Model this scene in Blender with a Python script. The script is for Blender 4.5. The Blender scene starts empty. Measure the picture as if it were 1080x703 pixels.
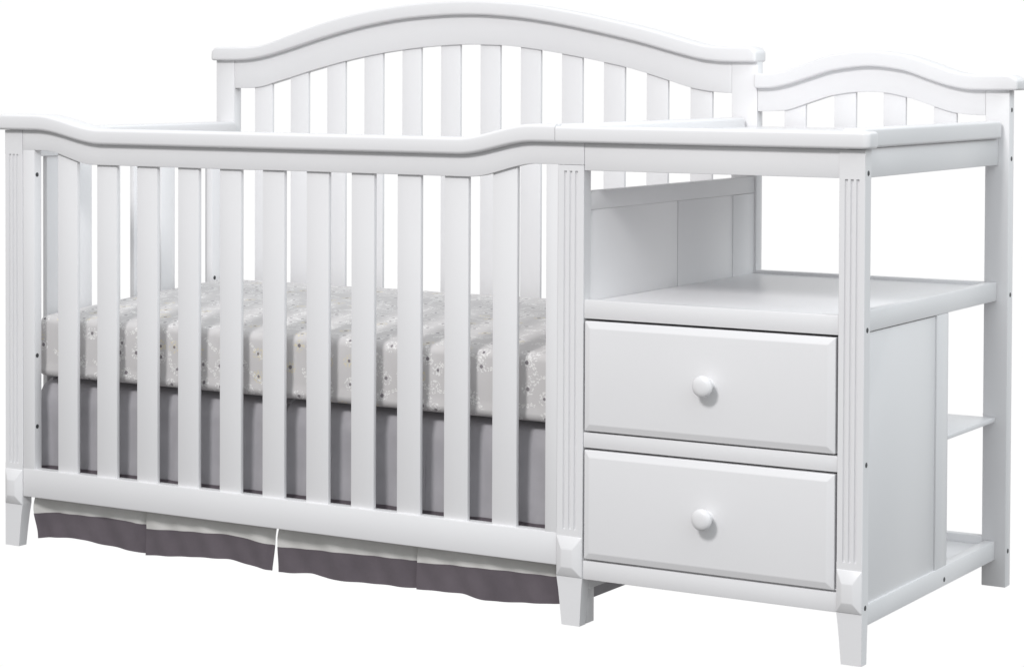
import bpy, bmesh, math, random
from mathutils import Vector, Matrix
random.seed(4)
S = bpy.context.scene
COL = S.collection

# ------------------------------------------------------------------ materials
def new_mat(name):
    m = bpy.data.materials.new(name); m.use_nodes = True
    nt = m.node_tree
    return m, nt, nt.nodes['Principled BSDF']

def paint_mat():
    m, nt, b = new_mat('white_paint')
    N, L = nt.nodes, nt.links
    tc = N.new('ShaderNodeTexCoord')
    n1 = N.new('ShaderNodeTexNoise'); n1.inputs['Scale'].default_value = 3.0; n1.inputs['Detail'].default_value = 4
    L.new(tc.outputs['Object'], n1.inputs['Vector'])
    cr = N.new('ShaderNodeValToRGB')
    cr.color_ramp.elements[0].position = .3; cr.color_ramp.elements[0].color = (.778, .7745, .784, 1)
    cr.color_ramp.elements[1].position = .7; cr.color_ramp.elements[1].color = (.802, .798, .806, 1)
    L.new(n1.outputs['Fac'], cr.inputs['Fac']); L.new(cr.outputs['Color'], b.inputs['Base Color'])
    n2 = N.new('ShaderNodeTexNoise'); n2.inputs['Scale'].default_value = 60; n2.inputs['Detail'].default_value = 3
    L.new(tc.outputs['Object'], n2.inputs['Vector'])
    bp = N.new('ShaderNodeBump'); bp.inputs['Strength'].default_value = .04; bp.inputs['Distance'].default_value = .002
    L.new(n2.outputs['Fac'], bp.inputs['Height']); L.new(bp.outputs['Normal'], b.inputs['Normal'])
    b.inputs['Roughness'].default_value = .34
    b.inputs['Specular IOR Level'].default_value = .38
    return m

def cloth_mat(name, c0, c1, scale=900):
    m, nt, b = new_mat(name)
    N, L = nt.nodes, nt.links
    tc = N.new('ShaderNodeTexCoord')
    n1 = N.new('ShaderNodeTexNoise'); n1.inputs['Scale'].default_value = 18; n1.inputs['Detail'].default_value = 5
    L.new(tc.outputs['Object'], n1.inputs['Vector'])
    mx = N.new('ShaderNodeMix'); mx.data_type = 'RGBA'
    mx.inputs['A'].default_value = (*c0, 1); mx.inputs['B'].default_value = (*c1, 1)
    L.new(n1.outputs['Fac'], mx.inputs['Factor']); L.new(mx.outputs['Result'], b.inputs['Base Color'])
    w = N.new('ShaderNodeTexNoise'); w.inputs['Scale'].default_value = scale; w.inputs['Detail'].default_value = 2
    L.new(tc.outputs['Object'], w.inputs['Vector'])
    bp = N.new('ShaderNodeBump'); bp.inputs['Strength'].default_value = .25; bp.inputs['Distance'].default_value = .001
    L.new(w.outputs['Fac'], bp.inputs['Height']); L.new(bp.outputs['Normal'], b.inputs['Normal'])
    b.inputs['Roughness'].default_value = .9
    b.inputs['Specular IOR Level'].default_value = .15
    b.inputs['Sheen Weight'].default_value = .15
    return m

def sheet_mat():
    m, nt, b = new_mat('printed_sheet')
    N, L = nt.nodes, nt.links
    def math_(op, a, c=None, d=None):
        n = N.new('ShaderNodeMath'); n.operation = op
        for i, v in enumerate((a, c, d)):
            if v is None: continue
            if isinstance(v, (int, float)): n.inputs[i].default_value = v
            else: L.new(v, n.inputs[i])
        return n.outputs[0]
    uv = N.new('ShaderNodeUVMap'); uv.uv_map = 'UVMap'
    n1 = N.new('ShaderNodeTexNoise'); n1.inputs['Scale'].default_value = 7; n1.inputs['Detail'].default_value = 5
    L.new(uv.outputs['UV'], n1.inputs['Vector'])
    base = N.new('ShaderNodeMix'); base.data_type = 'RGBA'
    base.inputs['A'].default_value = (.57, .555, .553, 1); base.inputs['B'].default_value = (.65, .635, .631, 1)
    L.new(n1.outputs['Fac'], base.inputs['Factor'])
    nz = N.new('ShaderNodeTexNoise'); nz.inputs['Scale'].default_value = 110; nz.inputs['Detail'].default_value = 3
    L.new(uv.outputs['UV'], nz.inputs['Vector'])
    wob = N.new('ShaderNodeVectorMath'); wob.operation = 'MULTIPLY_ADD'
    L.new(nz.outputs['Color'], wob.inputs[0]); wob.inputs[1].default_value = (.011, .011, 0); L.new(uv.outputs['UV'], wob.inputs[2])
    # pale leafy sprigs printed on the cloth
    def sprigs(scale, off, wid, leafk, length):
        mp = N.new('ShaderNodeMapping'); mp.inputs['Location'].default_value = (off, off * .7, 0)
        L.new(wob.outputs['Vector'], mp.inputs['Vector'])
        v = N.new('ShaderNodeTexVoronoi'); v.voronoi_dimensions = '2D'; v.inputs['Scale'].default_value = scale
        v.inputs['Randomness'].default_value = .55
        L.new(mp.outputs['Vector'], v.inputs['Vector'])
        sub = N.new('ShaderNodeVectorMath'); sub.operation = 'SUBTRACT'
        L.new(mp.outputs['Vector'], sub.inputs[0]); L.new(v.outputs['Position'], sub.inputs[1])
        sc = N.new('ShaderNodeSeparateColor'); L.new(v.outputs['Color'], sc.inputs['Color'])
        ang = math_('MULTIPLY_ADD', sc.outputs[0], 2.4, -.5)
        rot = N.new('ShaderNodeVectorRotate'); rot.rotation_type = 'Z_AXIS'
        L.new(sub.outputs['Vector'], rot.inputs['Vector']); L.new(ang, rot.inputs['Angle'])
        sx = N.new('ShaderNodeSeparateXYZ'); L.new(rot.outputs['Vector'], sx.inputs[0])
        x, y = sx.outputs[0], sx.outputs[1]
        bend = math_('MULTIPLY', math_('SINE', math_('MULTIPLY', x, 90)), .003)
        yy = math_('ABSOLUTE', math_('SUBTRACT', y, bend))
        leaf = math_('MULTIPLY', math_('ABSOLUTE', math_('SINE', math_('MULTIPLY', x, leafk))), wid)
        inside = math_('LESS_THAN', yy, leaf)
        core = math_('GREATER_THAN', yy, .0006)
        lim = math_('LESS_THAN', math_('ABSOLUTE', x), length)
        return math_('MULTIPLY', math_('MULTIPLY', inside, core), lim)
    sp = sprigs(19, 1.7, .0036, 400, .019)
    m1 = N.new('ShaderNodeMix'); m1.data_type = 'RGBA'
    L.new(math_('MULTIPLY', sp, .62), m1.inputs['Factor'])
    L.new(base.outputs['Result'], m1.inputs['A']); m1.inputs['B'].default_value = (.93, .925, .90, 1)
    # small dark berries
    v2 = N.new('ShaderNodeTexVoronoi'); v2.voronoi_dimensions = '2D'; v2.inputs['Scale'].default_value = 25
    v2.inputs['Randomness'].default_value = .8
    L.new(uv.outputs['UV'], v2.inputs['Vector'])
    s2 = N.new('ShaderNodeSeparateColor'); L.new(v2.outputs['Color'], s2.inputs['Color'])
    rad = math_('MULTIPLY_ADD', s2.outputs[1], .030, .064)
    dot = math_('MULTIPLY', math_('LESS_THAN', v2.outputs['Distance'], rad), math_('GREATER_THAN', s2.outputs[0], .2))
    # white petals scattered round each berry, a few of them straw yellow
    nf = N.new('ShaderNodeTexNoise'); nf.inputs['Scale'].default_value = 230; nf.inputs['Detail'].default_value = 2
    L.new(uv.outputs['UV'], nf.inputs['Vector'])
    petal = math_('MULTIPLY', math_('LESS_THAN', v2.outputs['Distance'], .31), math_('GREATER_THAN', nf.outputs['Fac'], .54))
    m3 = N.new('ShaderNodeMix'); m3.data_type = 'RGBA'
    L.new(math_('MULTIPLY', petal, .62), m3.inputs['Factor'])
    pc = N.new('ShaderNodeMix'); pc.data_type = 'RGBA'
    L.new(math_('GREATER_THAN', s2.outputs[2], .82), pc.inputs['Factor'])
    pc.inputs['A'].default_value = (.92, .915, .90, 1); pc.inputs['B'].default_value = (.74, .66, .44, 1)
    L.new(m1.outputs['Result'], m3.inputs['A']); L.new(pc.outputs['Result'], m3.inputs['B'])
    m2 = N.new('ShaderNodeMix'); m2.data_type = 'RGBA'
    L.new(math_('MULTIPLY', dot, .8), m2.inputs['Factor'])
    L.new(m3.outputs['Result'], m2.inputs['A']); m2.inputs['B'].default_value = (.14, .12, .14, 1)
    L.new(m2.outputs['Result'], b.inputs['Base Color'])
    w = N.new('ShaderNodeTexNoise'); w.inputs['Scale'].default_value = 22; w.inputs['Detail'].default_value = 6
    L.new(uv.outputs['UV'], w.inputs['Vector'])
    bp = N.new('ShaderNodeBump'); bp.inputs['Strength'].default_value = .16; bp.inputs['Distance'].default_value = .004
    L.new(w.outputs['Fac'], bp.inputs['Height']); L.new(bp.outputs['Normal'], b.inputs['Normal'])
    b.inputs['Roughness'].default_value = .85
    b.inputs['Specular IOR Level'].default_value = .2
    return m

def metal_mat():
    m, nt, b = new_mat('bolt_steel')
    N, L = nt.nodes, nt.links
    tc = N.new('ShaderNodeTexCoord')
    n = N.new('ShaderNodeTexNoise'); n.inputs['Scale'].default_value = 400
    L.new(tc.outputs['Object'], n.inputs['Vector'])
    mx = N.new('ShaderNodeMix'); mx.data_type = 'RGBA'
    mx.inputs['A'].default_value = (.05, .053, .057, 1); mx.inputs['B'].default_value = (.11, .115, .12, 1)
    L.new(n.outputs['Fac'], mx.inputs['Factor']); L.new(mx.outputs['Result'], b.inputs['Base Color'])
    b.inputs['Metallic'].default_value = .6; b.inputs['Roughness'].default_value = .4
    return m

PAINT = paint_mat()
MID = cloth_mat('grey_cotton', (.36, .35, .37), (.50, .488, .51))
PALE = cloth_mat('pale_linen', (.58, .57, .545), (.74, .73, .71))
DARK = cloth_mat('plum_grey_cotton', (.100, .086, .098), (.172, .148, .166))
SHEET = sheet_mat()
STEEL = metal_mat()

# ------------------------------------------------------------------ mesh helpers
def merge(bm, t):
    me = bpy.data.meshes.new('tmp'); t.to_mesh(me); t.free()
    bm.from_mesh(me); bpy.data.meshes.remove(me)

def bevel_sharp(t, w, seg=2, ang=30, keep_x=None):
    if w <= 0: return
    t.normal_update()
    es = [e for e in t.edges if len(e.link_faces) == 2 and e.calc_face_angle(0) > math.radians(ang)]
    if keep_x is not None:      # a butt joint at this x keeps its crisp end
        es = [e for e in es if not all(abs(v.co.x - keep_x) < 1e-5 for v in e.verts)]
    if es:
        bmesh.ops.bevel(t, geom=es, offset=w, offset_type='OFFSET', segments=seg, profile=.5, affect='EDGES', clamp_overlap=True)

def box(bm, x0, x1, y0, y1, z0, z1, bev=.0015, seg=2):
    t = bmesh.new()
    bmesh.ops.create_cube(t, size=1)
    for v in t.verts:
        v.co = Vector(((x0 + x1) / 2 + v.co.x * (x1 - x0), (y0 + y1) / 2 + v.co.y * (y1 - y0), (z0 + z1) / 2 + v.co.z * (z1 - z0)))
    bevel_sharp(t, bev, seg)
    merge(bm, t)

def hexa(bm, bottom, top, bev=.0012):
    """a block between two four-cornered rings"""
    t = bmesh.new()
    b = [t.verts.new(p) for p in bottom]; u = [t.verts.new(p) for p in top]
    t.faces.new(b[::-1]); t.faces.new(u)
    for i in range(4):
        j = (i + 1) % 4
        t.faces.new((b[i], b[j], u[j], u[i]))
    bmesh.ops.recalc_face_normals(t, faces=t.faces)
    bevel_sharp(t, bev, 2, 20)
    merge(bm, t)

def strip(bm, xs, lo, hi, y0, y1, bev=.0015, seg=2, keep_x=None):
    """board with curved lower and upper edges lo(x), hi(x), thick from y0 to y1"""
    t = bmesh.new()
    rows = []
    for x in xs:
        a, b = lo(x), hi(x)
        rows.append([t.verts.new((x, y0, a)), t.verts.new((x, y0, b)), t.verts.new((x, y1, b)), t.verts.new((x, y1, a))])
    for r, s in zip(rows, rows[1:]):
        for i in range(4):
            j = (i + 1) % 4
            t.faces.new((r[i], s[i], s[j], r[j]))
    t.faces.new(rows[0]); t.faces.new(rows[-1][::-1])
    bmesh.ops.recalc_face_normals(t, faces=t.faces)
    bevel_sharp(t, bev, seg, 40, keep_x)
    merge(bm, t)

def lathe(bm, c, axis, prof, n=40):
    """prof: (distance along axis, radius)"""
    t = bmesh.new()
    axis = Vector(axis).normalized(); u = axis.orthogonal().normalized(); w = axis.cross(u)
    rings = []
    for d, r in prof:
        rings.append([t.verts.new(Vector(c) + axis * d + (u * math.cos(2 * math.pi * k / n) + w * math.sin(2 * math.pi * k / n)) * r) for k in range(n)])
    for a, b in zip(rings, rings[1:]):
        for k in range(n):
            t.faces.new((a[k], a[(k + 1) % n], b[(k + 1) % n], b[k]))
    t.faces.new(rings[0]); t.faces.new(rings[-1])
    bmesh.ops.recalc_face_normals(t, faces=t.faces)
    merge(bm, t)

def obj(name, bm, mat, parent=None, ang=35):
    me = bpy.data.meshes.new(name)
    bm.to_mesh(me); bm.free()
    me.materials.append(mat)
    for p in me.polygons: p.use_smooth = True
    me.set_sharp_from_angle(angle=math.radians(ang))
    o = bpy.data.objects.new(name, me); COL.objects.link(o)
    if parent: o.parent = parent
    return o

def thing(name, label, cat, loc=(0, 0, 0)):
    o = bpy.data.objects.new(name, None); COL.objects.link(o)
    o.empty_display_size = .1
    o['label'] = label; o['category'] = cat
    return o

def nb(): return bmesh.new()
def lin(a, b, n): return [a + (b - a) * i / n for i in range(n + 1)]

def curve(pts, sm=.02):
    """monotone cubic through measured points, slightly smoothed"""
    n = len(pts)
    X = [p[0] for p in pts]; Y = [p[1] for p in pts]
    d = [(Y[i + 1] - Y[i]) / (X[i + 1] - X[i]) for i in range(n - 1)]
    m = [d[0]] + [0 if d[i - 1] * d[i] <= 0 else 2 * d[i - 1] * d[i] / (d[i - 1] + d[i]) for i in range(1, n - 1)] + [d[-1]]
    def f(x):
        if x <= X[0]: return Y[0]
        if x >= X[-1]: return Y[-1]
        k = max(i for i in range(n - 1) if X[i] <= x)
        h = X[k + 1] - X[k]; t = (x - X[k]) / h
        return ((1 + 2 * t) * (1 - t) ** 2 * Y[k] + t * (1 - t) ** 2 * h * m[k] + t * t * (3 - 2 * t) * Y[k + 1] + t * t * (t - 1) * h * m[k + 1])
    def g(x):
        s = wsum = 0
        for i in range(-6, 7):
            w = math.exp(-(i / 3.0) ** 2); s += w * f(x + i * sm / 4); wsum += w
        return s / wsum
    return g

def poly(pts, sm=.008):
    """straight runs between points with softened corners"""
    def f(x):
        if x <= pts[0][0]: return pts[0][1]
        for (a, b), (c, d) in zip(pts, pts[1:]):
            if x <= c: return b + (d - b) * (x - a) / (c - a)
        return pts[-1][1]
    return lambda x: sum(f(x + i * sm / 3) for i in range(-3, 4)) / 7

def sstep(t):
    t = max(0, min(1, t)); return t * t * (3 - 2 * t)

# ------------------------------------------------------------------ main dimensions (metres)
W, D = 1.78, .663           # overall width, depth to the face of the headboard
XM0, XM1 = 1.2325, 1.2817   # middle post
XR0 = 1.737                 # outer changer post
PD = .025                   # post depth

crib = thing('crib_with_changing_table', 'white slatted crib joined to a changing table with two drawers under its top', 'crib')

# ------------------------------------------------------------------ fluted posts
def fluted_post(x0, x1, zt, gr, taper_l, taper_r):
    bm = nb()
    zf0, zf1, zb0, zb1 = .160, .7576, .0815, .1485
    box(bm, x0, x1, 0, PD, zf1, zt, 0)
    # fluted shaft: outline with three round grooves in the front face
    cx = (x0 + x1) / 2
    out = [(x0, .0008), (x0 + .0008, 0)]
    for g in (-gr, 0, gr):
        for k in range(9):
            a = math.pi * k / 8
            out.append((cx + g - .0026 * math.cos(a), .0042 * math.sin(a)))
    out += [(x1 - .0008, 0), (x1, .0008), (x1, PD - .001), (x1 - .001, PD), (x0 + .001, PD), (x0, PD - .001)]
    a = [bm.verts.new((x, y, zf0)) for x, y in out]; b = [bm.verts.new((x, y, zf1)) for x, y in out]
    for i in range(len(out)):
        j = (i + 1) % len(out)
        bm.faces.new((a[i], a[j], b[j], b[i]))
    box(bm, x0, x1, 0, PD, zb0, zf0, 0)
    # pyramid boss on the foot block
    w = x1 - x0; i0 = x0 + w * .27; i1 = x1 - w * .30; py = -.0085
    t = nb()
    o = [t.verts.new(p) for p in ((x0 + .0004, .001, zb0), (x1 - .0004, .001, zb0), (x1 - .0004, .001, zb1), (x0 + .0004, .001, zb1))]
    o2 = [t.verts.new(p) for p in ((x0 + .0004, -.0012, zb0), (x1 - .0004, -.0012, zb0), (x1 - .0004, -.0012, zb1), (x0 + .0004, -.0012, zb1))]
    n = [t.verts.new(p) for p in ((i0, py, zb0 + .0165), (i1, py, zb0 + .0165), (i1, py, zb1 - .0205), (i0, py, zb1 - .0205))]
    for q, r in ((o, o2), (o2, n)):
        for k in range(4):
            l = (k + 1) % 4
            t.faces.new((q[k], q[l], r[l], r[k]))
    t.faces.new(n); t.faces.new(o[::-1])
    bmesh.ops.recalc_face_normals(t, faces=t.faces)
    bevel_sharp(t, .001, 2, 15)
    merge(bm, t)
    # tapered foot, gently curved
    zs = [zb0 + .0005, .06, .035, 0]
    for zt_, zl in zip(zs, zs[1:]):
        def xx(z):
            k = 1 - z / zb0; k = max(0, k) ** .8
            return x0 + taper_l * k, x1 - taper_r * k, PD - .004 * k
        A, B = xx(zl), xx(zt_)
        a_ = [bm.verts.new(p) for p in ((A[0], 0, zl), (A[1], 0, zl), (A[1], A[2], zl), (A[0], A[2], zl))]
        b_ = [bm.verts.new(p) for p in ((B[0], 0, zt_), (B[1], 0, zt_), (B[1], B[2], zt_), (B[0], B[2], zt_))]
        for k in range(4):
            l = (k + 1) % 4
            bm.faces.new((a_[k], a_[l], b_[l], b_[k]))
        if zl == 0: bm.faces.new(a_[::-1])
    bmesh.ops.remove_doubles(bm, verts=bm.verts, dist=1e-6)
    return obj('fluted_post', bm, PAINT, crib, 30)

post_a = fluted_post(0, .0442, .8035, .0092, 0, .0098)
post_b = fluted_post(XM0, XM1, .7672, .0105, .0105, .0045)
post_c = fluted_post(XR0, W, .8035, .0096, .0085, .0005)

def bolt(x, y, z, parent, sx=1):
    bm = nb()
    lathe(bm, (x, y, z), (sx, 0, 0), [(-.003, .0042), (.0003, .0042), (.0006, .0037), (.0006, .0006)], 20)
    return obj('bolt', bm, STEEL, parent)
for z in (.767, .523, .313, .0895): bolt(W, .0135, z, post_c)

# ------------------------------------------------------------------ front of the crib
def low(x, a, b):      # raised at both ends, dipping between
    return a + (b - a) * (1 - sstep((x - .088) / .160)) if x < .6 else a + (b - a) * sstep((x - 1.040) / .150)
cap_lo = lambda x: low(x, .7803, .8043)
cap_hi = lambda x: low(x, .8092, .8345)
rail_lo = lambda x: .7415 + .0245 * (1 - sstep((x - .096) / .125)) if x < .6 else .7422 + .0255 * sstep((x - 1.055) / .135)

bm = nb()
strip(bm, lin(.0445, XM1 - .0001, 136), rail_lo, lambda x: cap_lo(x) + .004, .0006, .0226, .0014)
top_rail = obj('top_rail', bm, PAINT, crib)
bm = nb()
strip(bm, lin(-.012, XM0 + .0008, 140), cap_lo, lambda x: cap_hi(x) - .009 * max(0, 1 - (x + .012) / .014) ** 2, -.0135, .040, .0058, 4, XM0 + .0008)
obj('cap_rail', bm, PAINT, top_rail)
for i in range(11):
    x = .1283 + i * .0973
    bm = nb(); box(bm, x, x + .0487, .0065, .0155, .146, min(rail_lo(x), rail_lo(x + .024), rail_lo(x + .0487)) + .020, .0018)
    obj('slat', bm, PAINT, top_rail)
for x0, x1 in ((.0446, .0741), (1.2090, 1.2322)):
    bm = nb(); box(bm, x0, x1, .0012, .0212, .148, .775, .0014)
    st = obj('stile', bm, PAINT, top_rail)
    if x0 < .5:
        for z in (.719, .3713, .2344): bolt(x1, .0085, z, top_rail)
bm = nb(); box(bm, .0446, XM0 - .0004, .0004, .0230, .0980, .1525, .002)
obj('bottom_rail', bm, PAINT, crib)

# ------------------------------------------------------------------ tall rear posts
def tall_post(x0, x1, zt, y1=.0255):
    bm = nb(); box(bm, x0, x1, D, D + y1, 0, zt, .0016)
    return obj('tall_post', bm, PAINT, crib)
tp_a = tall_post(-.0045, .0440, .9415)
tp_b = tall_post(1.2317, 1.2852, .9415)
tp_c = tall_post(1.7352, W, .893)
for z in (.856, .7686, .525, .0643): bolt(W, D + .0125, z, tp_c)

# ------------------------------------------------------------------ headboard
hb_lo = curve([(-.02, .9402), (.045, .9402), (.085, .9418), (.1321, .9488), (.2104, .9682), (.2884, .9893), (.4025, 1.0142), (.5132, 1.0290), (.6223, 1.0342), (.66, 1.0340), (.7494, 1.0285), (.8344, 1.0175), (.9362, .9989), (1.0352, .9780), (1.1198, .9565), (1.184, .9430), (1.225, .9402), (1.31, .9402)])
hb_hi = curve([(-.02, .9692), (.075, .9692), (.115, .9712), (.15, .9795), (.2103, .9981), (.3265, 1.0295), (.4396, 1.0493), (.5502, 1.0600), (.6400, 1.0625), (.7648, 1.0562), (.8685, 1.0418), (.9693, 1.0225), (1.0682, 1.0005), (1.1455, .9800), (1.185, .9715), (1.2227, .9692), (1.31, .9692)])
hb_rl = curve([(.03, .8805), (.075, .8808), (.1087, .8833), (.1564, .8950), (.2428, .9178), (.3349, .9395), (.4332, .9570), (.544, .9695), (.635, .9740), (.7158, .9724), (.7597, .9690), (.8563, .9560), (.951, .9395), (1.0042, .9290), (1.0502, .9173), (1.096, .9042), (1.1443, .8905), (1.1921, .8831), (1.225, .8812), (1.26, .8810)])
bm = nb()
strip(bm, lin(.0443, 1.2314, 150), hb_rl, lambda x: hb_lo(x) + .004, D + .0012, D + .0232, .0014)
head = obj('headboard', bm, PAINT, crib)
bm = nb()
def hb_top(x):
    e = max(0, 1 - (x + .0095) / .016, 1 - (1.2870 - x) / .014)
    return hb_hi(x) - .009 * e * e
strip(bm, lin(-.0095, 1.2870, 180), hb_lo, hb_top, D - .0135, D + .036, .0050, 4)
obj('cap_rail', bm, PAINT, head)
for i in range(12):
    x = .0948 + i * .0951
    bm = nb(); box(bm, x, x + .0470, D + .006, D + .0140, .29, min(hb_rl(x), hb_rl(x + .047)) + .02, .0018)
    obj('slat', bm, PAINT, head)
bm = nb(); box(bm, .0443, 1.2314, D + .001, D + .023, .245, .300, .002)
obj('lower_rail', bm, PAINT, head)

# ------------------------------------------------------------------ slatted end of the crib
bm = nb(); box(bm, .0165, .0385, PD + .0005, D - .0005, .752, .7815, .0015)
endp = obj('end_panel', bm, PAINT, crib)
bm = nb(); box(bm, .003, .052, .0405, D - .0008, .7802, .8080, .005, 4)
obj('cap_rail', bm, PAINT, endp)
for i in range(6):
    y = .0826 + i * .0872
    bm = nb(); box(bm, .0215, .0325, y, y + .0456, .19, .758, .0018)
    obj('slat', bm, PAINT, endp)
bm = nb(); box(bm, .0175, .0365, .5962, D - .0004, .02, .7530, .0015)
st = obj('stile', bm, PAINT, endp)
bolt(.0365, .6050, .4746, endp)
bm = nb(); box(bm, .0165, .0385, PD + .0005, .5958, .150, .200, .0015)
obj('lower_rail', bm, PAINT, endp)

# ------------------------------------------------------------------ changing table: top and aprons
bm = nb()
def rim(x0, x1, y0, y1, z1, r, corner=0):
    t = nb()
    box(t, x0, x1, y0, y1, .8047, z1, 0)
    t.normal_update()
    if corner:
        ve = [e for e in t.edges if abs((e.verts[0].co - e.verts[1].co).z) > .01 and e.verts[0].co.x > 1.7 and e.verts[0].co.y < .1]
        bmesh.ops.bevel(t, geom=ve, offset=corner, segments=6, profile=.5, affect='EDGES')
    bevel_sharp(t, r, 4, 50, XM0 + .0016)
    merge(bm, t)
t = nb(); box(t, XM0 + .0300, 1.7420, .0140, .6560, .8050, .8174, 0); merge(bm, t)
rim(XM0 + .0016, 1.7910, -.0135, .0330, .8318, .0050, .012)
rim(XM0 + .0016, XM0 + .0330, .0060, .6555, .8352, .0060)
rim(1.7380, 1.7690, .0050, .6555, .8362, .0050)
obj('changing_top', bm, PAINT, crib)
bm = nb(); box(bm, XM1 + .0003, XR0 - .0003, .0018, .0200, .7588, .8042, .0012)
obj('apron', bm, PAINT, crib)
bm = nb(); box(bm, W - .0385, W - .0200, PD + .0004, D - .0004, .7575, .8041, .0012)
obj('apron', bm, PAINT, crib)
bm = nb(); box(bm, 1.2856, 1.7348, D + .002, D + .022, .7640, .8180, .0012)
obj('apron', bm, PAINT, crib)

# arched back of the changing table
cb_lo = curve([(1.27, .8908), (1.31, .8910), (1.3368, .8948), (1.3913, .9102), (1.4457, .9258), (1.5152, .9330), (1.5785, .9262), (1.6301, .9098), (1.682, .8952), (1.715, .8912), (1.82, .8910)], .012)
cb_hi = curve([(1.27, .9185), (1.31, .9188), (1.3366, .9220), (1.3911, .9389), (1.4455, .9553), (1.5120, .9622), (1.5783, .9558), (1.6298, .9415), (1.6817, .9242), (1.7150, .9190), (1.82, .9188)], .012)
cb_rl = curve([(1.27, .8470), (1.31, .8474), (1.3409, .8495), (1.3848, .8625), (1.4418, .8795), (1.4849, .8852), (1.5150, .8860), (1.5383, .8850), (1.5855, .8765), (1.6376, .8605), (1.681, .8490), (1.715, .8462), (1.76, .8455)], .012)
bm = nb()
strip(bm, lin(1.2856, 1.7348, 90), cb_rl, lambda x: cb_lo(x) + .004, D + .0012, D + .0232, .0014)
arch = obj('arched_back', bm, PAINT, crib)
bm = nb()
strip(bm, lin(1.2830, 1.7985, 100), cb_lo, lambda x: cb_hi(x) - .010 * max(0, 1 - (1.7985 - x) / .018) ** 2, D - .0135, D + .034, .0046, 4)
obj('cap_rail', bm, PAINT, arch)
for x in (1.3385, 1.4395, 1.5372, 1.6350):
    bm = nb(); box(bm, x, x + .0440, D + .006, D + .0140, .80, min(cb_rl(x), cb_rl(x + .044)) + .015, .0018)
    obj('slat', bm, PAINT, arch)

# ------------------------------------------------------------------ panel between crib and changer
xf = XM1 - .0006
bm = nb()
box(bm, xf - .018, xf, PD + .0004, D - .0004, .6925, .7235, .0012)
box(bm, xf - .018, xf, .5710, D - .0004, .0905, .6921, .0008)
box(bm, xf - .018, xf, PD + .0004, D - .0004, .0585, .0901, .0012)
div = obj('divider_panel', bm, PAINT, crib)
bm = nb(); box(bm, xf - .0135, xf - .0010, PD + .0006, .3448, .0903, .6923, .0006)
obj('recessed_board', bm, PAINT, div)
bm = nb(); box(bm, xf - .0135, xf - .0010, .3478, .5704, .0903, .6923, .0006); box(bm, xf - .0160, xf - .0140, .30, .40, .0903, .6923, 0)
obj('recessed_board', bm, PAINT, div)
bm = nb(); box(bm, XM0 + .012, XM1 - .0052, PD + .0005, PD + .026, 0, .0580, .0008)
obj('support_leg', bm, PAINT, crib)

# ------------------------------------------------------------------ open shelf over the drawers
bm = nb(); box(bm, XM1 - .0003, W - .0395, .0215, D - .0006, .5215, .5405, .0008)
shelf = obj('shelf', bm, PAINT, crib)
bm = nb(); box(bm, XM1 + .0003, XR0 - .0003, .0018, .0212, .5137, .5448, .0014)
obj('shelf_rail', bm, PAINT, shelf)
bm = nb(); box(bm, W - .0390, W - .0200, PD + .0004, D - .0004, .5142, .5475, .0014)
obj('shelf_rail', bm, PAINT, shelf)
bm = nb(); box(bm, XM1 + .003, XR0 - .001, D - .0002, D + .018, .5120, .5465, .0016)
obj('shelf_rail', bm, PAINT, shelf)

# ------------------------------------------------------------------ drawer cabinet
bm = nb(); box(bm, W - .0370, W - .0232, PD + .0006, .3672, .0800, .5122, .0005)
side = obj('side_panel', bm, PAINT, crib)
bm = nb(); box(bm, W - .0385, W - .0205, .3690, .4232, .0800, .5140, .0014)
obj('stile', bm, PAINT, side)
bm = nb(); box(bm, XM1, W - .0390, .3960, .4090, .0840, .5210, .0005)
obj('cabinet_back', bm, PAINT, crib)
bm = nb(); box(bm, XM1 + .0003, XR0 - .0003, .0018, .0212, .0797, .1108, .0014)
obj('base_rail', bm, PAINT, crib)
bm = nb(); box(bm, W - .0390, W - .0196, PD + .0004, D - .0004, .0482, .0818, .0014)
br = obj('base_rail', bm, PAINT, crib)
bolt(W - .0196, .4094, .0595, br)
bm = nb(); box(bm, XM1 + .0003, XR0 - .0003, .0018, .0212, .2993, .3246, .0014)
obj('drawer_rail', bm, PAINT, crib)
bm = nb()
box(bm, XM1 + .0002, W - .0395, .4095, D - .0006, .0620, .0740, .0008)
box(bm, XM1 + .0030, XR0 - .001, D - .0002, D + .018, .0560, .0885, .0016)
obj('open_shelf', bm, PAINT, crib)
bm = nb(); box(bm, XM1 + .0002, W - .0205, .4240, D - .0010, .2965, .3045, .0012)
obj('open_shelf', bm, PAINT, crib)
bolt(1.7352, D + .006, .3085, crib, -1)

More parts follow.
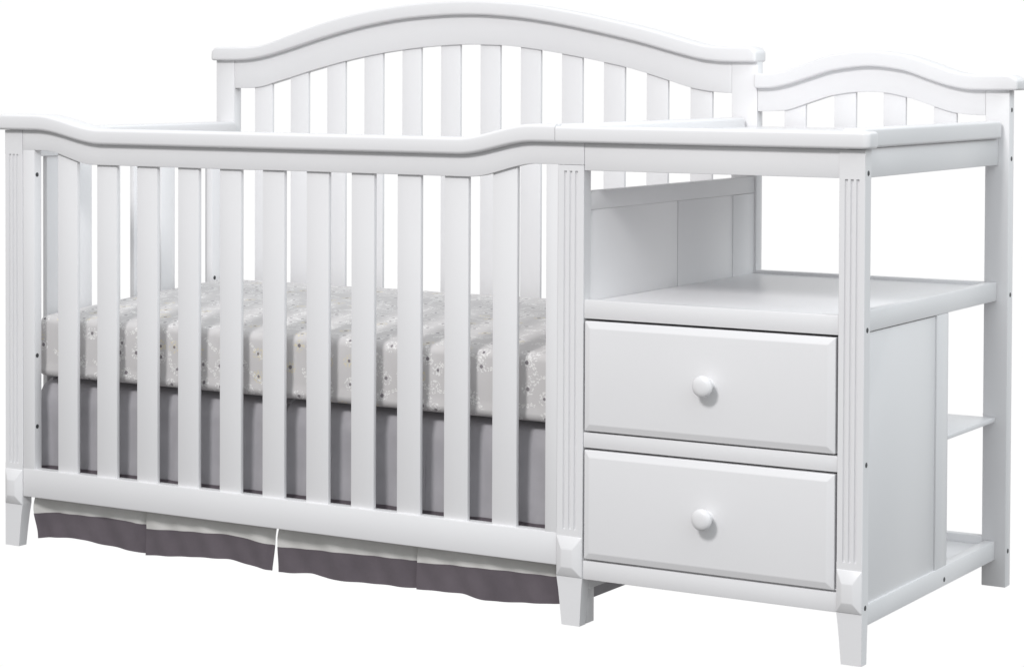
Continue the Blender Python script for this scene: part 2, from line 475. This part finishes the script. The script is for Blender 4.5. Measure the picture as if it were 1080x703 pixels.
def drawer(z0, z1):
    x0, x1 = XM1 + .0030, XR0 - .0040
    bm = nb()
    t = nb(); c = .0115
    ring = lambda i, y: [t.verts.new(p) for p in ((x0 + i, y, z0 + i), (x1 - i, y, z0 + i), (x1 - i, y, z1 - i), (x0 + i, y, z1 - i))]
    r0, r1, r2 = ring(0, .018), ring(0, .0005), ring(c, -.0045)
    for a, b in ((r0, r1), (r1, r2)):
        for k in range(4):
            l = (k + 1) % 4
            t.faces.new((a[k], a[l], b[l], b[k]))
    t.faces.new(r2); t.faces.new(r0[::-1])
    bmesh.ops.recalc_face_normals(t, faces=t.faces)
    bevel_sharp(t, .0012, 2, 12)
    merge(bm, t)
    box(bm, x0 + .012, x1 - .012, .018, .34, z0 + .012, z1 - .03, .001)
    d = obj('drawer', bm, PAINT, crib, 12)
    k = nb()
    zc = (z0 + z1) / 2 + .0020
    lathe(k, (1.5150, -.0044, zc), (0, -1, 0), [(0, .0105), (.003, .0098), (.006, .0082), (.010, .0078), (.0135, .0095), (.016, .0145), (.0185, .0168), (.0215, .0176), (.0245, .0170), (.0272, .0145), (.0288, .010), (.0294, .005), (.0295, .001)], 48)
    obj('knob', k, PAINT, d, 60)
drawer(.3275, .5098)
drawer(.1142, .2958)

# ------------------------------------------------------------------ mattress
mat_root = thing('mattress', 'crib mattress in a pale grey fitted sheet printed with sprigs and dark dots', 'mattress')
def mattress():
    x0, x1, y0, y1, z0, z1 = .043, 1.222, .0425, .628, .3265, .4420
    r = .014
    prof = []     # loop in (y,z), from the bottom back round the front to the top and back
    def arc(cy, cz, a0, a1, n=7):
        for i in range(n + 1):
            a = math.radians(a0 + (a1 - a0) * i / n); prof.append((cy + r * math.cos(a), cz + r * math.sin(a)))
    for i in range(8): prof.append((y1 - r - (y1 - y0 - 2 * r) * i / 8, z0))
    arc(y0 + r * .8, z0 + r, 270, 180)
    for i in range(1, 10): prof.append((y0, z0 + r + (z1 - z0 - 2 * r) * i / 10))
    arc(y0 + r, z1 - r, 180, 90)
    for i in range(1, 30): prof.append((y0 + r + (y1 - y0 - 2 * r) * i / 30, z1))
    arc(y1 - r, z1 - r, 90, 0)
    for i in range(1, 6): prof.append((y1, z1 - r - (z1 - z0 - 2 * r) * i / 6))
    arc(y1 - r, z0 + r, 0, -90)
    s = [0]
    for a, b in zip(prof, prof[1:]): s.append(s[-1] + math.hypot(b[0] - a[0], b[1] - a[1]))
    cyc, czc = (y0 + y1) / 2, (z0 + z1) / 2
    def bulge(x, y, z):
        u = (x - x0) / (x1 - x0); v = (y - y0) / (y1 - y0)
        up = max(0, (z - czc) / (z1 - czc))
        k = (max(0, min(1, u * (1 - u) * 4)) ** .4) * (max(0, min(1, v * (1 - v) * 4)) ** .8)
        dz = up * (.031 * max(0, min(1, v)) + .008 * k) + up * .0005 * math.sin(x * 23 + y * 9) * math.sin(y * 31 - x * 4)
        front = max(0, 1 - (y - y0) / .01)
        dy = front * (.0016 * math.sin(x * 17 + 1) + .0010 * math.sin(x * 41 + z * 30))
        return (x, y + dy, z + dz)
    bm = nb()
    uvl = bm.loops.layers.uv.new('UVMap')
    secs = []
    nx = 140
    end = [(0, .0), (.002, .0)]
    xs = [(x0 + r * (1 - math.cos(math.radians(a))), r * (1 - math.sin(math.radians(a)))) for a in (8, 20, 35, 50, 65, 80)]
    xs += [(x0 + r + (x1 - x0 - 2 * r) * i / nx, 0) for i in range(nx + 1)]
    xs += [(x1 - r * (1 - math.cos(math.radians(a))), r * (1 - math.sin(math.radians(a)))) for a in (80, 65, 50, 35, 20, 8)]
    for x, inset in xs:
        ky = 1 - inset / ((y1 - y0) / 2); kz = 1 - inset / ((z1 - z0) / 2)
        secs.append([bm.verts.new(bulge(x, cyc + (y - cyc) * ky, czc + (z - czc) * kz)) for y, z in prof])
    n = len(prof)
    for i in range(len(secs) - 1):
        for j in range(n):
            k = (j + 1) % n
            f = bm.faces.new((secs[i][j], secs[i + 1][j], secs[i + 1][k], secs[i][k]))
            sv = [s[j], s[j], s[k] if k else s[-1] + .03, s[k] if k else s[-1] + .03]
            xv = [xs[i][0], xs[i + 1][0], xs[i + 1][0], xs[i][0]]
            for lp, u_, v_ in zip(f.loops, xv, sv): lp[uvl].uv = (u_, v_)
    for sec in (secs[0], secs[-1]):
        f = bm.faces.new(sec)
        for lp in f.loops: lp[uvl].uv = (lp.vert.co.y + 3, lp.vert.co.z)
    bmesh.ops.recalc_face_normals(bm, faces=bm.faces)
    obj('fitted_sheet', bm, SHEET, mat_root, 60)
mattress()
bm = nb(); box(bm, .056, 1.226, .110, .62, .306, .3258, .002)
obj('mattress_platform', bm, PAINT, crib)

# ------------------------------------------------------------------ bed skirt
skirt = thing('bed_skirt', 'grey pleated bed skirt with a pale band and dark plum hem hanging under the mattress', 'bed skirt')
def skirt_sheet(xs, zfun, yfun, mat, name, parent, nz, thick=.0012, xfun=lambda x, z: x):
    """cloth sheet: zfun(x,t) height for t in 0..1, yfun(x,z) depth"""
    bm = nb()
    g = []
    for x in xs:
        col = []
        for k in range(nz + 1):
            z = zfun(x, k / nz); col.append((xfun(x, z), yfun(x, z), z))
        g.append(col)
    f = [[bm.verts.new(p) for p in col] for col in g]
    b = [[bm.verts.new((p[0], p[1] + thick, p[2])) for p in col] for col in g]
    for i in range(len(xs) - 1):
        for k in range(nz):
            bm.faces.new((f[i][k], f[i + 1][k], f[i + 1][k + 1], f[i][k + 1]))
            bm.faces.new((b[i][k], b[i][k + 1], b[i + 1][k + 1], b[i + 1][k]))
        bm.faces.new((f[i][0], b[i][0], b[i + 1][0], f[i + 1][0]))
        bm.faces.new((f[i][nz], f[i + 1][nz], b[i + 1][nz], b[i][nz]))
    for i in (0, len(xs) - 1):
        for k in range(nz):
            bm.faces.new((f[i][k], f[i][k + 1], b[i][k + 1], b[i][k]))
    bmesh.ops.recalc_face_normals(bm, faces=bm.faces)
    return obj(name, bm, mat, parent, 60)

panels = [
    (.0455, .3240, [(.05, .0155), (.0625, .0158), (.1476, .0215), (.17, .0205), (.1989, .0173), (.26, .0138), (.324, .0104)], [(.05, .061), (.1, .065), (.155, .0662), (.25, .0672), (.324, .0640)], .0000),
    (.3238, .6215, [(.32, .0087), (.38, .0130), (.45, .0195), (.5182, .0230), (.5462, .0203), (.6157, .0128), (.63, .0122)], [(.32, .0570), (.4356, .0640), (.5181, .0672), (.58, .0625), (.63, .0565)], -.0045),
    (.6285, .9345, [(.62, .0104), (.66, .0125), (.7083, .0175), (.7479, .0110), (.8792, .0151), (.94, .0163)], [(.62, .0556), (.75, .0600), (.85, .0622), (.94, .0636)], .0004),
    (.9340, 1.2270, [(.93, .0166), (1.029, .0194), (1.0733, .0139), (1.1303, .0168), (1.23, .0253)], [(.93, .0620), (1.0, .0650), (1.0804, .0676), (1.23, .0692)], -.0045),
]
for n_, (xa, xb, hem, line, off) in enumerate(panels):
    hemf, linef = poly(hem), poly(line)
    ph = n_ * 1.9
    def yfun(x, z, off=off, ph=ph, xa=xa, xb=xb):
        k = sstep((.325 - z) / .05)
        y = .070 - .013 * k - .021 * sstep((.14 - z) / .07)
        y += .030 * sstep((z - .310) / .011)
        y -= .016 * k * math.exp(-((x - .044) / .018) ** 2)
        u = (x - xa) / (xb - xa)
        k2 = sstep((.31 - z) / .25)
        y += off * k2
        up = sstep((z - .10) / .06)
        y += k2 * up * (.0050 * math.sin(x * 41 + ph) + .0040 * math.sin(x * 97 + ph * 2 + z * 5) + .0012 * math.sin(x * 190 - z * 21)) + k * .0010 * math.sin(x * 57 + z * 23 + ph)
        y += (1 - up) * (.0016 * math.sin(x * 34 + ph) + .0016 * math.sin(x * 105 + z * 60 + ph))
        # box pleats: the end of each panel tucks back, the next begins in front
        y += .007 * math.exp(-((xb - x) / .012) ** 2) * k2
        return y
    xs = lin(xa, xb, 110)
    def xfun(x, z, n_=n_, xb=xb):
        if n_ > 1: return x
        if n_ == 1: return x - .0055 * max(0, min(1, (.085 - z) / .07)) * math.exp(-(xb - x) / .03)
        return x + (.006 + .011 * max(0, min(1, (.095 - z) / .08))) * sstep((.135 - z) / .03) * math.exp(-(x - .0455) / .04) + .003 * math.sin(z * 75) * math.exp(-(x - .0455) / .03)
    p = skirt_sheet(xs, lambda x, t: .126 + (.3225 - .126) * t, yfun, MID, 'skirt_panel', skirt, 24, .0012, xfun)
    skirt_sheet(xs, lambda x, t: .1430 + .0085 * t, lambda x, z: yfun(x, z) - .0012, DARK, 'dark_strip', p, 2, .0016, xfun)  # narrow dark strip across the panel, just below rail-top height
    skirt_sheet(xs, lambda x, t: linef(x) + (.1262 - linef(x)) * t, lambda x, z: yfun(x, z) - .0004, PALE, 'pale_band', p, 8, .0012, xfun)
    skirt_sheet(xs, lambda x, t: hemf(x) + (linef(x) + .0012 - hemf(x)) * t, lambda x, z: yfun(x, z) - .0010, DARK, 'dark_hem', p, 8, .0018, xfun)
# the skirt's plain returns along the two ends and the back
bm = nb()
box(bm, .0500, .0520, .078, .630, .018, .320, .0005)
box(bm, 1.2275, 1.2295, .078, .630, .018, .320, .0005)
box(bm, .0525, 1.2270, .628, .630, .018, .325, .0005)
ret = obj('skirt_return', bm, MID, skirt)

# ------------------------------------------------------------------ white studio surround and lamps
wd = bpy.data.worlds.new('World'); S.world = wd; wd.use_nodes = True
nt = wd.node_tree; N, L = nt.nodes, nt.links
bg = N['Background']
FLOOR_L, SIDE_L, CEIL_L = .20, .48, .82
tc = N.new('ShaderNodeTexCoord'); sx = N.new('ShaderNodeSeparateXYZ')
L.new(tc.outputs['Generated'], sx.inputs[0])
def M_(op, a_, b_=None, c_=None):
    n = N.new('ShaderNodeMath'); n.operation = op
    for i, v in enumerate((a_, b_, c_)):
        if v is None: continue
        if isinstance(v, (int, float)): n.inputs[i].default_value = v
        else: L.new(v, n.inputs[i])
    return n.outputs[0]
def ramp(v, lo, hi):
    n = N.new('ShaderNodeMapRange'); n.interpolation_type = 'SMOOTHSTEP'
    n.inputs['From Min'].default_value = lo; n.inputs['From Max'].default_value = hi
    L.new(v, n.inputs['Value']); return n.outputs['Result']
X_, Y_, Z_ = sx.outputs
# the studio round the cot: darker floor and camera side, brighter ceiling, one wide white backdrop behind
cr = N.new('ShaderNodeValToRGB')
L.new(M_('MULTIPLY_ADD', Z_, .5, .5), cr.inputs['Fac'])
E = cr.color_ramp.elements
E[0].position = 0; E[0].color = (FLOOR_L, FLOOR_L, FLOOR_L, 1)
E[1].position = 1; E[1].color = (CEIL_L, CEIL_L, CEIL_L * 1.01, 1)
def stop(z, c):
    e = E.new((z + 1) / 2); e.color = (c, c, c, 1)
stop(-.2, FLOOR_L * 1.15); stop(.0, SIDE_L); stop(.4, SIDE_L * 1.15)
tint = N.new('ShaderNodeMix'); tint.data_type = 'RGBA'; tint.blend_type = 'MULTIPLY'
L.new(M_('MULTIPLY', ramp(X_, -.1, .7), ramp(Z_, -.02, .4)), tint.inputs['Factor']); L.new(cr.outputs['Color'], tint.inputs['A']); tint.inputs['B'].default_value = (2.25, 2.40, 2.48, 1)
back = ramp(M_('ADD', M_('MULTIPLY', X_, -.5), M_('MULTIPLY', Y_, .866)), .50, .85)
band = M_('MULTIPLY', ramp(Z_, -.55, -.38), M_('SUBTRACT', 1, ramp(Z_, .15, .5)))
mixw = N.new('ShaderNodeMix'); mixw.data_type = 'RGBA'
L.new(M_('MULTIPLY', back, band), mixw.inputs['Factor']); L.new(tint.outputs['Result'], mixw.inputs['A']); mixw.inputs['B'].default_value = (1.01, 1.01, 1.01, 1)
L.new(mixw.outputs['Result'], bg.inputs['Color'])
bg.inputs['Strength'].default_value = 1.0

def area(name, loc, target, sx_, sy_, power, color=(1, 1, 1)):
    l = bpy.data.lights.new(name, 'AREA'); l.shape = 'RECTANGLE'; l.size = sx_; l.size_y = sy_; l.energy = power; l.color = color
    o = bpy.data.objects.new(name, l); COL.objects.link(o); o.location = loc
    o.rotation_euler = (Vector(target) - Vector(loc)).to_track_quat('-Z', 'Y').to_euler()
    return o
area('softbox_key', (1.5, -4.0, 3.5), (.95, .1, .5), .8, .8, 136, (1, .985, .99))
area('softbox_side', (4.6, -.10, 2.9), (1.1, .3, .6), 1.0, 1.0, 14, (.95, .985, 1))

# ------------------------------------------------------------------ camera
R = ((0.8564893553724259, -0.5158946933671283, -0.01669279752956412), (0.5161491572560042, 0.8562664557640001, 0.019945029387654897), (0.004003947757283339, -0.025698678740246263, 0.9996617159386283))
cd = bpy.data.cameras.new('camera'); cam = bpy.data.objects.new('camera', cd); COL.objects.link(cam)
cam.matrix_world = Matrix(((R[0][0], R[0][2], -R[0][1], 3.2023), (R[1][0], R[1][2], -R[1][1], -3.4311), (R[2][0], R[2][2], -R[2][1], .9321), (0, 0, 0, 1)))
cd.sensor_width = 36; cd.lens = 36 * 2506.97 / 1080
cd.shift_x = (540 - 535.966) / 1080; cd.shift_y = (133.488 - 351.5) / 1080
cd.clip_end = 100; cd.clip_start = .05
S.camera = cam
S.view_settings.view_transform = 'Standard'; S.view_settings.look = 'None'
S.view_settings.exposure = 0; S.view_settings.gamma = 1
S.cycles.max_bounces = 12; S.cycles.diffuse_bounces = 8
S.cycles.use_denoising = True
